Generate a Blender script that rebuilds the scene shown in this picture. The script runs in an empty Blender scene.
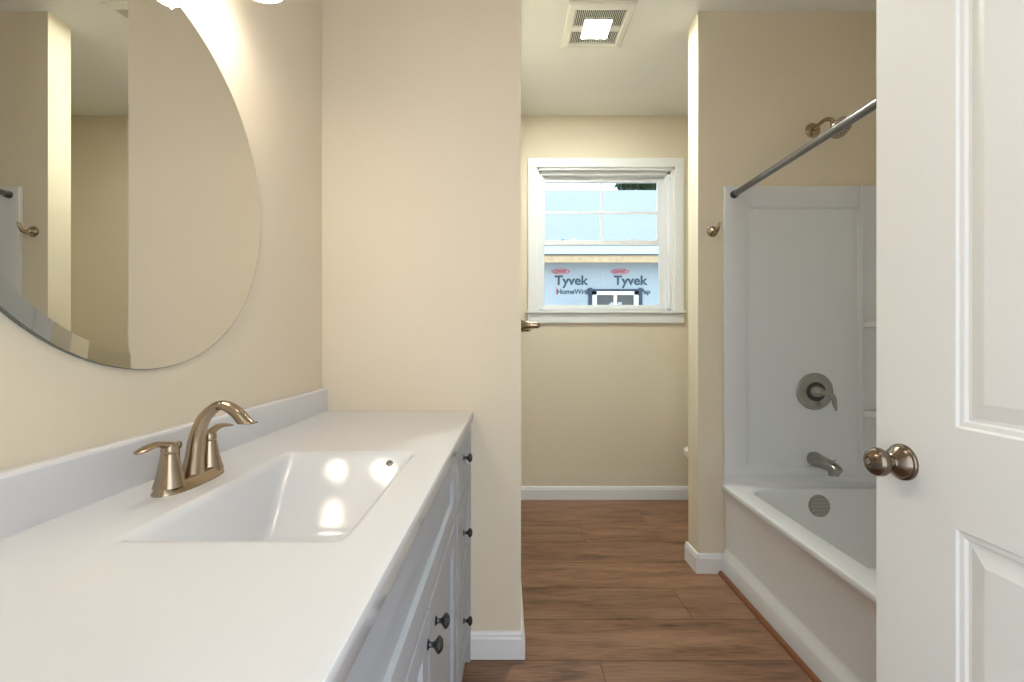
import bpy, bmesh, math, random
from mathutils import Vector, Matrix
random.seed(7)
PI = math.pi
S = bpy.context.scene
COL = S.collection

# ------------------------------------------------------------------ camera
F = 445.0                       # focal length in pixels of a 1024 px wide frame
CZ = 1.13
cam = bpy.data.cameras.new('camera'); camo = bpy.data.objects.new('camera', cam); COL.objects.link(camo)
camo.location = (0, 0, CZ); camo.rotation_euler = (PI/2, 0, 0)
cam.sensor_width = 36; cam.lens = F/1024*36; cam.shift_x = 7/1024; cam.clip_start = 0.01
S.camera = camo
# ------------------------------------------------------------------ world
W = bpy.data.worlds.new('world'); S.world = W; W.use_nodes = True
nt = W.node_tree; nt.nodes.clear()
def wn(t): return nt.nodes.new(t)
wo = wn('ShaderNodeOutputWorld'); bg = wn('ShaderNodeBackground'); tc = wn('ShaderNodeTexCoord')
nz = wn('ShaderNodeTexNoise'); nz.inputs['Scale'].default_value = 3.0; nz.inputs['Detail'].default_value = 6
cr = wn('ShaderNodeValToRGB')
cr.color_ramp.elements[0].position = .42; cr.color_ramp.elements[0].color = (.62, .79, .97, 1)
cr.color_ramp.elements[1].position = .60; cr.color_ramp.elements[1].color = (.95, .97, 1, 1)
nt.links.new(tc.outputs['Generated'], nz.inputs['Vector']); nt.links.new(nz.outputs['Fac'], cr.inputs['Fac'])
nt.links.new(cr.outputs['Color'], bg.inputs['Color']); bg.inputs['Strength'].default_value = 2.15
nt.links.new(bg.outputs['Background'], wo.inputs['Surface'])
# ------------------------------------------------------------------ exposure
S.view_settings.view_transform = 'Standard'; S.view_settings.look = 'None'
S.view_settings.exposure = 0.63; S.view_settings.gamma = 1.0; S.view_settings.use_curve_mapping = False
VANITY_W = .62; FAN_E = 245.0; FILL_W = 1.5

# ------------------------------------------------------------------ helpers
def lin(c):
    return tuple(((v/255)/12.92 if v/255 <= .04045 else ((v/255+.055)/1.055)**2.4) for v in c) + (1,)
def mat(name, rgb, rough=.5, metal=0, bump=0, bscale=200, var=0, vscale=3, coat=0, emit=None, spec=.5, aniso=0):
    m = bpy.data.materials.new(name); m.use_nodes = True; n = m.node_tree; b = n.nodes['Principled BSDF']
    b.inputs['Base Color'].default_value = lin(rgb); b.inputs['Roughness'].default_value = rough
    b.inputs['Metallic'].default_value = metal; b.inputs['Coat Weight'].default_value = coat
    b.inputs['Specular IOR Level'].default_value = spec
    b.inputs['Anisotropic'].default_value = aniso
    t = n.nodes.new('ShaderNodeTexCoord')
    if var:
        q = n.nodes.new('ShaderNodeTexNoise'); q.inputs['Scale'].default_value = vscale; q.inputs['Detail'].default_value = 4
        mx = n.nodes.new('ShaderNodeMix'); mx.data_type = 'RGBA'
        mx.inputs['A'].default_value = lin([max(0, v-var) for v in rgb]); mx.inputs['B'].default_value = lin([min(255, v+var) for v in rgb])
        n.links.new(t.outputs['Object'], q.inputs['Vector']); n.links.new(q.outputs['Fac'], mx.inputs['Factor'])
        n.links.new(mx.outputs['Result'], b.inputs['Base Color'])
    if bump:
        q = n.nodes.new('ShaderNodeTexNoise'); q.inputs['Scale'].default_value = bscale; q.inputs['Detail'].default_value = 3
        bu = n.nodes.new('ShaderNodeBump'); bu.inputs['Strength'].default_value = bump; bu.inputs['Distance'].default_value = .001
        n.links.new(t.outputs['Object'], q.inputs['Vector']); n.links.new(q.outputs['Fac'], bu.inputs['Height'])
        n.links.new(bu.outputs['Normal'], b.inputs['Normal'])
    if emit:
        b.inputs['Emission Color'].default_value = lin(emit[0]); b.inputs['Emission Strength'].default_value = emit[1]
    return m
M = {}
M['wall'] = mat('cream_paint', (231, 219, 197), .75, bump=.15, bscale=350, var=2)
M['ceiling'] = mat('ceiling_paint', (240, 238, 233), .85, bump=.2, bscale=300, var=1)
M['trim'] = mat('white_trim_paint', (240, 240, 240), .4, var=1)
M['door'] = mat('white_door_paint', (236, 235, 231), .42, bump=.08, bscale=120, var=1)
M['vinyl'] = mat('white_vinyl', (240, 241, 243), .35, var=1)
M['solid'] = mat('cultured_marble', (220, 221, 224), .09, coat=.0, spec=.35, var=1)
M['acrylic'] = mat('white_acrylic', (226, 227, 229), .16, coat=.2, var=1)
M['ceramic'] = mat('white_ceramic', (240, 240, 238), .1, coat=.4, var=1)
M['cabinet'] = mat('pale_grey_cabinet_paint', (172, 176, 183), .38, var=2, vscale=6)
M['nickel'] = mat('brushed_nickel', (172, 154, 132), .2, 1, bump=.15, bscale=500, var=4, vscale=30)
M['satin'] = mat('satin_nickel_dark', (164, 160, 154), .27, 1, bump=.1, bscale=500, var=4, vscale=30)
M['knobm'] = mat('antique_nickel', (126, 112, 97), .2, 1, bump=.1, bscale=500, var=4, vscale=30)
M['gun'] = mat('gunmetal', (100, 100, 100), .25, 1, var=4, vscale=30)
M['rod'] = mat('steel_rod', (132, 132, 136), .25, 1, var=3, vscale=30)
M['dark'] = mat('dark_rubber', (42, 42, 44), .5, var=3)
M['mirror'] = mat('mirror_silver', (222, 221, 215), .0, 1, spec=.5)
M['mirror_edge'] = mat('mirror_edge', (96, 104, 96), .2, var=3)
M['lampglass'] = mat('frosted_lamp_glass', (255, 250, 240), .4, emit=((255, 248, 238), 2.2))
M['bulb'] = mat('bulb_glow', (255, 250, 240), .4, emit=((255, 243, 228), 12))
M['fanlight'] = mat('fan_light_panel', (255, 255, 255), .4, emit=((244, 252, 243), FAN_E))
M['fan'] = mat('fan_plastic', (238, 234, 224), .45, var=1)
M['fandark'] = mat('fan_interior', (36, 35, 32), .6, var=3)
M['wrap'] = mat('house_wrap', (158, 169, 178), .6, bump=.6, bscale=6, var=4, vscale=2)
M['under'] = mat('roof_underlayment', (148, 155, 162), .6, var=3, vscale=1.5)
M['drip'] = mat('drip_edge_white', (166, 173, 178), .5, var=2)
M['osb'] = mat('fascia_board', (188, 162, 128), .7, var=22, vscale=14)
M['ink'] = mat('dark_blue_ink', (58, 78, 96), .6, var=3)
M['red'] = mat('red_ink', (205, 62, 84), .6, var=3)
M['greyink'] = mat('grey_ink', (150, 165, 178), .6, var=3)
M['darkglass'] = mat('dark_window_glass', (62, 66, 68), .1, var=4)
M['navy'] = mat('dark_flashing', (44, 58, 78), .6, var=4, vscale=8)
M['bounce_ground'] = mat('pale_bounce_ground', (196, 186, 170), .9, bump=.6, bscale=12, var=18, vscale=2)  # unseen ground, made pale to bounce daylight up to the ceiling
M['leaf'] = mat('leaf_green', (58, 82, 48), .6, var=18, vscale=3)
M['bark'] = mat('tree_bark', (92, 74, 58), .9, bump=.6, bscale=14, var=14, vscale=6)

def glassmat():
    m = bpy.data.materials.new('window_glass'); m.use_nodes = True; n = m.node_tree; n.nodes.clear()
    o = n.nodes.new('ShaderNodeOutputMaterial'); mx = n.nodes.new('ShaderNodeMixShader'); tr = n.nodes.new('ShaderNodeBsdfTransparent')
    gl = n.nodes.new('ShaderNodeBsdfGlossy'); gl.inputs['Roughness'].default_value = .0
    tr.inputs['Color'].default_value = (.93, .97, .97, 1); fr = n.nodes.new('ShaderNodeFresnel'); fr.inputs['IOR'].default_value = 1.4
    n.links.new(fr.outputs[0], mx.inputs[0]); n.links.new(tr.outputs[0], mx.inputs[1]); n.links.new(gl.outputs[0], mx.inputs[2])
    n.links.new(mx.outputs[0], o.inputs['Surface']); return m
M['glass'] = glassmat()

def woodmat(name, dark, midc, light, rnd=True):
    m = bpy.data.materials.new(name); m.use_nodes = True; n = m.node_tree; b = n.nodes['Principled BSDF']; L = n.links.new
    t = n.nodes.new('ShaderNodeTexCoord'); g = n.nodes.new('ShaderNodeNewGeometry')
    mul = n.nodes.new('ShaderNodeMath'); mul.operation = 'MULTIPLY'; mul.inputs[1].default_value = 37.0
    L(g.outputs['Random Per Island'], mul.inputs[0])
    cmb = n.nodes.new('ShaderNodeCombineXYZ'); L(mul.outputs[0], cmb.inputs['Z']); L(mul.outputs[0], cmb.inputs['X'])
    add = n.nodes.new('ShaderNodeVectorMath'); L(t.outputs['Object'], add.inputs[0]); L(cmb.outputs[0], add.inputs[1])
    def noise(sc, scale, det=6, dist=0):
        mp = n.nodes.new('ShaderNodeMapping'); mp.inputs['Scale'].default_value = sc; L(add.outputs[0], mp.inputs['Vector'])
        q = n.nodes.new('ShaderNodeTexNoise'); q.inputs['Scale'].default_value = scale; q.inputs['Detail'].default_value = det
        q.inputs['Distortion'].default_value = dist; L(mp.outputs[0], q.inputs['Vector']); return q.outputs['Fac']
    n1 = noise((1.6, 9, 1), 1.6, 5, .7); n2 = noise((5, 70, 1), 2.2, 8); n3 = noise((14, 160, 1), 3.0, 2)
    r1 = n.nodes.new('ShaderNodeValToRGB'); e = r1.color_ramp.elements
    e[0].position = .30; e[0].color = lin(dark); e[1].position = .72; e[1].color = lin(light)
    x = r1.color_ramp.elements.new(.48); x.color = lin(midc)
    a = n.nodes.new('ShaderNodeMath'); a.operation = 'MULTIPLY_ADD'; a.inputs[1].default_value = .42; L(n2, a.inputs[0])
    a2 = n.nodes.new('ShaderNodeMath'); a2.operation = 'MULTIPLY_ADD'; a2.inputs[1].default_value = .58; L(n1, a2.inputs[0]); L(a.outputs[0], a2.inputs[2]); a.inputs[2].default_value = 0
    L(a2.outputs[0], r1.inputs['Fac'])
    # plank to plank tone
    hsv = n.nodes.new('ShaderNodeHueSaturation'); L(r1.outputs['Color'], hsv.inputs['Color'])
    mr = n.nodes.new('ShaderNodeMapRange'); mr.inputs['To Min'].default_value = .84; mr.inputs['To Max'].default_value = 1.14
    L(g.outputs['Random Per Island'], mr.inputs['Value']); L(mr.outputs[0], hsv.inputs['Value'])
    # pale flecks
    fl = n.nodes.new('ShaderNodeValToRGB'); fl.color_ramp.elements[0].position = .66; fl.color_ramp.elements[1].position = .74; L(n3, fl.inputs['Fac'])
    fm = n.nodes.new('ShaderNodeMath'); fm.operation = 'MULTIPLY'; fm.inputs[1].default_value = .30; L(fl.outputs['Color'], fm.inputs[0])
    mx = n.nodes.new('ShaderNodeMix'); mx.data_type = 'RGBA'; L(fm.outputs[0], mx.inputs['Factor']); L(hsv.outputs['Color'], mx.inputs['A']); mx.inputs['B'].default_value = lin((196, 160, 130))
    L(mx.outputs['Result'], b.inputs['Base Color'])
    b.inputs['Roughness'].default_value = .38
    bu = n.nodes.new('ShaderNodeBump'); bu.inputs['Strength'].default_value = .25; bu.inputs['Distance'].default_value = .001
    L(n2, bu.inputs['Height']); L(bu.outputs['Normal'], b.inputs['Normal'])
    return m
M['wood'] = woodmat('wood_plank', (72, 48, 33), (134, 97, 73), (168, 130, 103))
M['shoe'] = mat('brown_quarter_round', (128, 78, 50), .4, var=14, vscale=20)
M['sub'] = mat('plank_gap', (40, 24, 18), .8, var=3)

def obj(name, bm, m, parent=None, smooth=False, bevel=0, kind=None, loc=None, seg=2):
    if bm.faces: bmesh.ops.recalc_face_normals(bm, faces=bm.faces)
    me = bpy.data.meshes.new(name); bm.to_mesh(me); bm.free()
    o = bpy.data.objects.new(name, me); COL.objects.link(o)
    for mm in (m if isinstance(m, list) else [m]): me.materials.append(M[mm])
    if smooth:
        for p in me.polygons: p.use_smooth = True
        if smooth != 'all': me.set_sharp_from_angle(angle=math.radians(38))
    if bevel:
        b = o.modifiers.new('bevel', 'BEVEL'); b.width = bevel; b.segments = seg; b.limit_method = 'ANGLE'; b.harden_normals = False
    if parent: o.parent = parent
    if kind: o['kind'] = kind
    if loc: o.location = loc
    return o
def struct(name, bm, m, bevel=0, parent=None, **k):
    o = obj(name, bm, m, parent, bevel=bevel, **k)
    if not parent: o['kind'] = 'structure'
    return o
def tag(o, label, cat, group=None):
    o['label'] = label; o['category'] = cat
    if group: o['group'] = group
    return o
def empty(name, loc=(0, 0, 0), label=None, cat=None, group=None):
    o = bpy.data.objects.new(name, None); COL.objects.link(o); o.location = loc; o.empty_display_size = .05
    if label: tag(o, label, cat, group)
    return o
def B(*boxes, bm=None):
    """boxes given as (x0,x1,y0,y1,z0,z1)"""
    bm = bm or bmesh.new()
    for x0, x1, y0, y1, z0, z1 in boxes:
        v = [bm.verts.new(p) for p in ((x0,y0,z0),(x1,y0,z0),(x1,y1,z0),(x0,y1,z0),(x0,y0,z1),(x1,y0,z1),(x1,y1,z1),(x0,y1,z1))]
        for f in ((3,2,1,0),(4,5,6,7),(0,1,5,4),(1,2,6,5),(2,3,7,6),(3,0,4,7)): bm.faces.new([v[i] for i in f])
    return bm
def frame(axis):
    a = Vector(axis).normalized(); u = a.orthogonal().normalized()
    if abs(a.z) < .9: u = Vector((0, 0, 1)).cross(a).normalized()
    return a, u, a.cross(u)
def lathe(prof, origin=(0, 0, 0), axis=(0, 0, 1), n=32, bm=None):
    """prof: (radius, distance along axis)"""
    bm = bm or bmesh.new(); a, u, w = frame(axis); O = Vector(origin); rings = []
    for r, h in prof:
        if r < 1e-6: rings.append([bm.verts.new(O+a*h)])
        else: rings.append([bm.verts.new(O+a*h+(u*math.cos(2*PI*i/n)+w*math.sin(2*PI*i/n))*r) for i in range(n)])
    for A, C in zip(rings, rings[1:]):
        if len(A) == 1 and len(C) == 1: continue
        for i in range(n):
            j = (i+1) % n
            if len(A) == 1: bm.faces.new((A[0], C[i], C[j]))
            elif len(C) == 1: bm.faces.new((A[i], A[j], C[0]))
            else: bm.faces.new((A[i], A[j], C[j], C[i]))
    return bm
def spline(pts, k=6):
    P = [Vector(p) for p in pts]; out = []
    for i in range(len(P)-1):
        p0 = P[i-1] if i else P[0]*2-P[1]; p1 = P[i]; p2 = P[i+1]; p3 = P[i+2] if i+2 < len(P) else P[-1]*2-P[-2]
        for j in range(k):
            t = j/k
            out.append(.5*((2*p1)+(p2-p0)*t+(2*p0-5*p1+4*p2-p3)*t*t+(3*p1-p0-3*p2+p3)*t*t*t))
    out.append(P[-1]); return out
def sweep(pts, radii, up=(0, 0, 1), n=20, k=6, bm=None, power=2.0, caps=True):
    """radii: list of (side, updown) half sizes, one per point"""
    bm = bm or bmesh.new(); path = spline(pts, k)
    R = spline([(r[0], r[1], 0) if isinstance(r, tuple) else (r, r, 0) for r in radii], k)
    rings = []
    for i, p in enumerate(path):
        a = path[min(i+1, len(path)-1)]-path[max(i-1, 0)]; a.normalize()
        s = Vector(up).cross(a)
        if s.length < 1e-4: s = a.orthogonal()
        s.normalize(); w = a.cross(s)
        ring = []
        for q in range(n):
            t = 2*PI*q/n; c, d = math.cos(t), math.sin(t)
            c = math.copysign(abs(c)**(2/power), c); d = math.copysign(abs(d)**(2/power), d)
            ring.append(bm.verts.new(p+s*c*R[i].x+w*d*R[i].y))
        rings.append(ring)
    for A, C in zip(rings, rings[1:]):
        for i in range(n): bm.faces.new((A[i], A[(i+1) % n], C[(i+1) % n], C[i]))
    if caps: bm.faces.new(rings[0][::-1]); bm.faces.new(rings[-1])
    return bm
def extr(prof, d, plane, lo, hi, bm=None):
    """2-D outline prof swept between lo and hi along axis d; plane maps (a,b) to the other two axes"""
    bm = bm or bmesh.new(); ra = []; rb = []
    for a, b in prof:
        for L_, t in ((ra, lo), (rb, hi)):
            c = [0, 0, 0]; c[d] = t; c[plane[0]] = a; c[plane[1]] = b; L_.append(bm.verts.new(c))
    bm.faces.new(ra); bm.faces.new(rb[::-1]); n = len(ra)
    for i in range(n): bm.faces.new((ra[i], ra[(i+1) % n], rb[(i+1) % n], rb[i]))
    return bm
def loops(bm, L_, close=True, cap0=False, cap1=False):
    R = [[bm.verts.new(p) for p in l] for l in L_]; n = len(R[0])
    for A, C in zip(R, R[1:]):
        for i in range(n if close else n-1): bm.faces.new((A[i], A[(i+1) % n], C[(i+1) % n], C[i]))
    if cap0: bm.faces.new(R[0][::-1])
    if cap1: bm.faces.new(R[-1])
    return bm
def rrect(x0, x1, y0, y1, r, z, n=8):
    pts = []
    rs = r if isinstance(r, (list, tuple)) else (r,)*4
    for (cx, cy, a, q) in ((x1-rs[0], y1-rs[0], 0, rs[0]), (x0+rs[1], y1-rs[1], 90, rs[1]), (x0+rs[2], y0+rs[2], 180, rs[2]), (x1-rs[3], y0+rs[3], 270, rs[3])):
        for i in range(n+1):
            t = math.radians(a+90*i/n); pts.append((cx+q*math.cos(t), cy+q*math.sin(t), z))
    return pts

# ------------------------------------------------------------------ key planes of the room (metres)
XL = -.6545                     # left wall
YS = 1.5916                     # face of the wall at the end of the vanity
XS = .0572                      # its corner and the toilet area's left wall
YT = 2.174; YTB = 2.289         # wall at the tub's faucet end, front and back
XT = .943                       # its free end
YW = 3.179                      # window wall
XR = 1.93                       # right wall
ZC = 2.74; YE = -.06; YH = -1.7 # ceiling, entry wall, end of the hall floor

# ------------------------------------------------------------------ shell
struct('wall_left', B((XL-.12, XL, YE-.12, YS, 0, ZC)), 'wall')
struct('wall_left_alcove', B((XL-.12, XS, YS, YW, 0, ZC)), 'wall')
wx0, wx1, wz0, wz1 = .229, 1.207, 1.345, 2.366
struct('wall_back', B((XL-.12, wx0, YW, YW+.14, 0, ZC), (wx1, XR+.12, YW, YW+.14, 0, ZC), (wx0, wx1, YW, YW+.14, 0, wz0), (wx0, wx1, YW, YW+.14, wz1, ZC)), 'wall')
struct('wall_right', B((XR, XR+.12, .53, YW, 0, ZC)), 'wall')
struct('wall_tub_end', B((XT, XR, YT, YTB, 0, ZC)), 'wall')
struct('wall_tub_near', B((1.03, XR, .53, .64, 0, ZC)), 'wall')
struct('wall_right_entry', B((1.03, 1.15, YE, .53, 0, ZC)), 'wall')
dx0, dx1, dz = -.175, .615, 2.05
struct('wall_front', B((XL-.12, dx0, YE-.12, YE, 0, ZC), (dx1, 1.15, YE-.12, YE, 0, ZC), (dx0, dx1, YE-.12, YE, dz, ZC)), 'wall')
struct('ceiling', B((XL-.12, XR+.12, YH, YW+.14, ZC, ZC+.1)), 'ceiling')
# floor: one mesh, planks with hairline gaps over a dark base
bm = B((XL-.12, XR+.12, YH, YW+.14, -.05, -.0035))
nb = len(bm.faces)
rows = {0: .765, 1: -.15, 2: 1.2, 3: .456, 4: .885, 5: .1, -1: 1.05, -2: .334, -3: .9}
y = 1.8045
k0 = -16
for k in range(k0, 7):
    ya = 1.8045+.2305*k; yb = ya+.2305; ya = max(ya, YH); yb = min(yb, YW)
    if yb <= ya: continue
    j = rows.get(k, random.uniform(-.6, .6)); j -= 1.22*math.ceil((j-XL+.12)/1.22)
    while j < XR+.12:
        a, b = max(j, XL-.12), min(j+1.22, XR+.12); j += 1.22
        if b-a > .01: B((a+.0010, b-.0010, ya+.0012, yb-.0012, -.003, 0), bm=bm)
for i, f in enumerate(bm.faces): f.material_index = 0 if i >= nb else 1
struct('floor', bm, ['wood', 'sub'])
# baseboards
def bprof(s=1, h=.094, t=.014): return [(0, 0), (s*t, 0), (s*t, h-.022), (s*(t-.003), h-.016), (s*(t-.004), h-.008), (s*(t-.009), h), (0, h)]
def base(name, horizontal, at, lo, hi, s):
    pr = [(at+a, z) for a, z in bprof(s)]
    struct(name, extr(pr, 0 if horizontal else 1, (1, 2) if horizontal else (0, 2), lo, hi), 'trim')
base('baseboard_back', True, YW, XS, XR, -1)
base('baseboard_alcove_left', False, XS, YS-.014, YW-.014, 1)
base('baseboard_stub', True, YS, -.124, XS, -1)
base('baseboard_tub_end', True, YT, XT, 1.058, -1)
base('baseboard_tub_end_side', False, XT, YT-.014, YTB+.014, -1)
base('baseboard_tub_end_back', True, YTB, XT, XR, 1)
base('baseboard_right', False, XR, YTB+.014, YW-.014, -1)
base('baseboard_right_entry', False, 1.03, YE, .64, -1)
# brown quarter round at the tub's foot
qr = [(0, 0), (-.016, 0), (-.0148, .008), (-.0105, .0135), (0, .016)]
bm = bmesh.new(); tl = lambda yy: 1.034+(yy-1.47)*(1.053-1.034)/.70
def tubx(yy, x=0): return x+1.0365+(yy-1.475)*.02
loops(bm, [[(tubx(yy)+a, yy, b) for a, b in qr] for yy in (.645, YT-.001)], cap0=True, cap1=True)
struct('trim_1', bm, 'shoe')
# entry door casing
bm = B((dx0-.06, dx0, YE, YE+.015, 0, dz+.06), (dx0, dx1+.06, YE, YE+.015, dz, dz+.06), (dx1, dx1+.06, YE, YE+.015, 0, dz),
       (dx0, dx0+.015, YE-.12, YE, 0, dz), (dx1-.015, dx1, YE-.12, YE, 0, dz), (dx0, dx1, YE-.12, YE, dz-.015, dz))
struct('trim_2', bm, 'trim')

# ------------------------------------------------------------------ door (open, right of the camera)
def make_door():
    Lw, T, Hh = .755, .035, 2.03
    o = empty('door_1', (.6135, .735, 0)); o['kind'] = 'structure'
    o.rotation_euler = (0, 0, math.radians(-2))
    # local: u along -Y from free edge, x=0 is the face towards the vanity (-X), thickness to +X
    zs = [(.20, .877), (1.013, 1.90)]; st = .134
    def field(bm, side):
        sx = 0 if side < 0 else T; d = -side
        def P(u, z, dep): return (sx+d*dep*.7, -u, z)
        us = [0, st, Lw-st, Lw]; zz = [0.012, zs[0][0], zs[0][1], zs[1][0], zs[1][1], Hh]
        for i in range(3):
            for j in range(5):
                if i == 1 and j in (1, 3):
                    u0, u1, z0, z1 = us[1], us[2], zz[j], zz[j+1]
                    prof = [(0, 0), (.003, .003), (.009, .0042), (.012, .0075), (.016, .008), (.034, .0025), (.036, .002)]
                    L_ = [[P(u0+a, z0+a, h), P(u1-a, z0+a, h), P(u1-a, z1-a, h), P(u0+a, z1-a, h)] for a, h in prof]
                    loops(bm, L_, cap1=True)
                else:
                    bm.faces.new([bm.verts.new(P(u, z, 0)) for u, z in ((us[i], zz[j]), (us[i+1], zz[j]), (us[i+1], zz[j+1]), (us[i], zz[j+1]))])
    bm = bmesh.new(); field(bm, -1); field(bm, 1)
    z0 = .012
    for q in (((0,0,z0),(T,0,z0),(T,0,Hh),(0,0,Hh)), ((0,-Lw,z0),(T,-Lw,z0),(T,-Lw,Hh),(0,-Lw,Hh)), ((0,0,z0),(T,0,z0),(T,-Lw,z0),(0,-Lw,z0)), ((0,0,Hh),(T,0,Hh),(T,-Lw,Hh),(0,-Lw,Hh))):
        bm.faces.new([bm.verts.new(p) for p in q])
    bmesh.ops.remove_doubles(bm, verts=bm.verts, dist=1e-5)
    obj('door_leaf', bm, 'door', o)
    zk = .944; uk = .051
    for s in (-1, 1):
        x = 0 if s < 0 else T
        rose = obj('door_knob_rose', lathe([(0, 0), (.0275, 0), (.0275, .003), (.026, .005), (.0245, .0055), (.022, .011), (.0135, .017), (.0115, .020), (0, .021)], (x, -uk, zk), (s, 0, 0), 40), 'knobm', o, True)
        kn = obj('door_knob', lathe([(0, .018), (.0105, .018), (.0095, .024), (.0125, .0262), (.0185, .0292), (.0215, .0345), (.0215, .0400), (.019, .0455), (.013, .0497), (.0085, .0512), (.0078, .0504), (0, .0504)], (x, -uk, zk), (s, 0, 0), 40), 'knobm', o, True)
        if s < 0: obj('privacy_button', lathe([(0, .049), (.0045, .049), (.0045, .0525), (.0035, .0535), (0, .0535)], (x, -uk, zk), (s, 0, 0), 20), 'satin', kn, True)
    obj('latch_plate', B((.006, T-.006, 0, .0012, zk-.028, zk+.028), (.012, T-.012, 0, .009, zk-.008, zk+.008)), 'knobm', o)
    for z in (.25, 1.05, 1.82):
        obj('hinge', lathe([(0, -.045), (.006, -.045), (.006, .045), (0, .045)], (-.006, -Lw-.004, z), (0, 0, 1), 12), 'satin', o, True)
make_door()

# ------------------------------------------------------------------ window
def make_window():
    w = empty('window_1', ((wx0+wx1)/2, YW, wz0)); w['kind'] = 'structure'
    ox, oy, oz = w.location
    def L(*b): return B(*[(a-ox, c-ox, d-oy, e-oy, f-oz, g-oz) for a, c, d, e, f, g in b])
    t = .018; cw = .066
    bm = L((wx0-cw, wx0, YW-t, YW, wz0, wz1), (wx1, wx1+cw, YW-t, YW, wz0, wz1), (wx0-cw, wx1+cw, YW-t, YW, wz1, wz1+cw))
    obj('window_casing', bm, 'trim', w, bevel=.003)
    obj('window_stool', L((wx0-cw-.015, wx1+cw+.015, YW-.035, YW, wz0-.018, wz0), (wx0, wx1, YW, YW+.05, wz0-.018, wz0)), 'trim', w, bevel=.004)
    obj('window_apron', L((wx0-cw, wx1+cw, YW-t, YW, wz0-.088, wz0-.018)), 'trim', w, bevel=.004)
    obj('window_jamb', L((wx0, wx0+.014, YW-.004, YW+.10, wz0, wz1), (wx1-.014, wx1, YW-.004, YW+.10, wz0, wz1), (wx0, wx1, YW-.004, YW+.10, wz1-.014, wz1)), 'trim', w)
    a0, a1, c0, c1 = wx0+.014, wx1-.014, wz0, wz1-.014
    # vinyl frame, stepped
    bm = L((a0, a0+.022, YW+.035, YW+.12, c0, c1), (a1-.022, a1, YW+.035, YW+.12, c0, c1), (a0, a1, YW+.035, YW+.12, c1-.022, c1), (a0, a1, YW+.035, YW+.12, c0, c0+.02),
           (a0+.022, a0+.032, YW+.05, YW+.06, c0, c1), (a1-.032, a1-.022, YW+.05, YW+.06, c0, c1))
    obj('window_frame', bm, 'vinyl', w, bevel=.002)
    b0, b1 = a0+.022, a1-.022
    zm = 1.845
    def sash(name, y0, y1, g0, g1, gz0, gz1, e0, e1, ez0, ez1, munt):
        s = obj(name, L((e0, g0, y0, y1, ez0, ez1), (g1, e1, y0, y1, ez0, ez1), (g0, g1, y0, y1, ez0, gz0), (g0, g1, y0, y1, gz1, ez1)), 'vinyl', w, bevel=.0025)
        obj('glass_pane', L((g0-.003, g1+.003, (y0+y1)/2-.002, (y0+y1)/2+.002, gz0-.003, gz1+.003)), 'glass', s)
        if munt:
            ym = (y0+y1)/2; xm = (g0+g1)/2; zz = 2.072
            obj('window_muntin', L((xm-.010, xm+.010, ym-.008, ym-.003, gz0, gz1)), 'vinyl', s, bevel=.002)
            obj('window_muntin', L((g0, g1, ym-.0095, ym-.0035, zz-.010, zz+.010)), 'vinyl', s, bevel=.002)
        return s
    sash('upper_sash', YW+.085, YW+.110, .295, 1.118, 1.868, 2.295, b0, b1, 1.835, c1-.02, True)
    lo = sash('lower_sash', YW+.058, YW+.083, .286, 1.124, 1.392, 1.828, b0, b1, c0+.018, 1.862, False)
    for x in (.50, .92): obj('sash_lock', L((x-.03, x+.03, YW+.062, YW+.082, 1.862, 1.868), (x-.006, x+.022, YW+.066, YW+.078, 1.868, 1.878)), 'vinyl', lo, bevel=.001)
make_window()

# ------------------------------------------------------------------ outside: neighbour house, ground, tree
struct('ground', B((-30, 40, YW+.3, 60, -.6, -.5)), 'bounce_ground')
def text_mesh(s, x0, x1, z0, z1, off=0.0, y=0):
    c = bpy.data.curves.new('t', 'FONT'); c.body = s; c.offset = off; c.resolution_u = 4
    o = bpy.data.objects.new('t', c); COL.objects.link(o)
    bpy.context.view_layer.update()
    me = bpy.data.meshes.new_from_object(o.evaluated_get(bpy.context.evaluated_depsgraph_get()))
    bpy.data.objects.remove(o)
    xs = [v.co.x for v in me.vertices]; zs = [v.co.y for v in me.vertices]
    bm = bmesh.new(); bm.from_mesh(me); bpy.data.meshes.remove(me)
    ax, bx, az, bz = min(xs), max(xs), min(zs), max(zs)
    for v in bm.verts: v.co = Vector((x0+(v.co.x-ax)/(bx-ax)*(x1-x0), y, z0+(v.co.y-az)/(bz-az)*(z1-z0)))
    r = bmesh.ops.extrude_face_region(bm, geom=bm.faces[:])
    for e in r['geom']:
        if isinstance(e, bmesh.types.BMVert): e.co.y -= .004
    return bm
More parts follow.
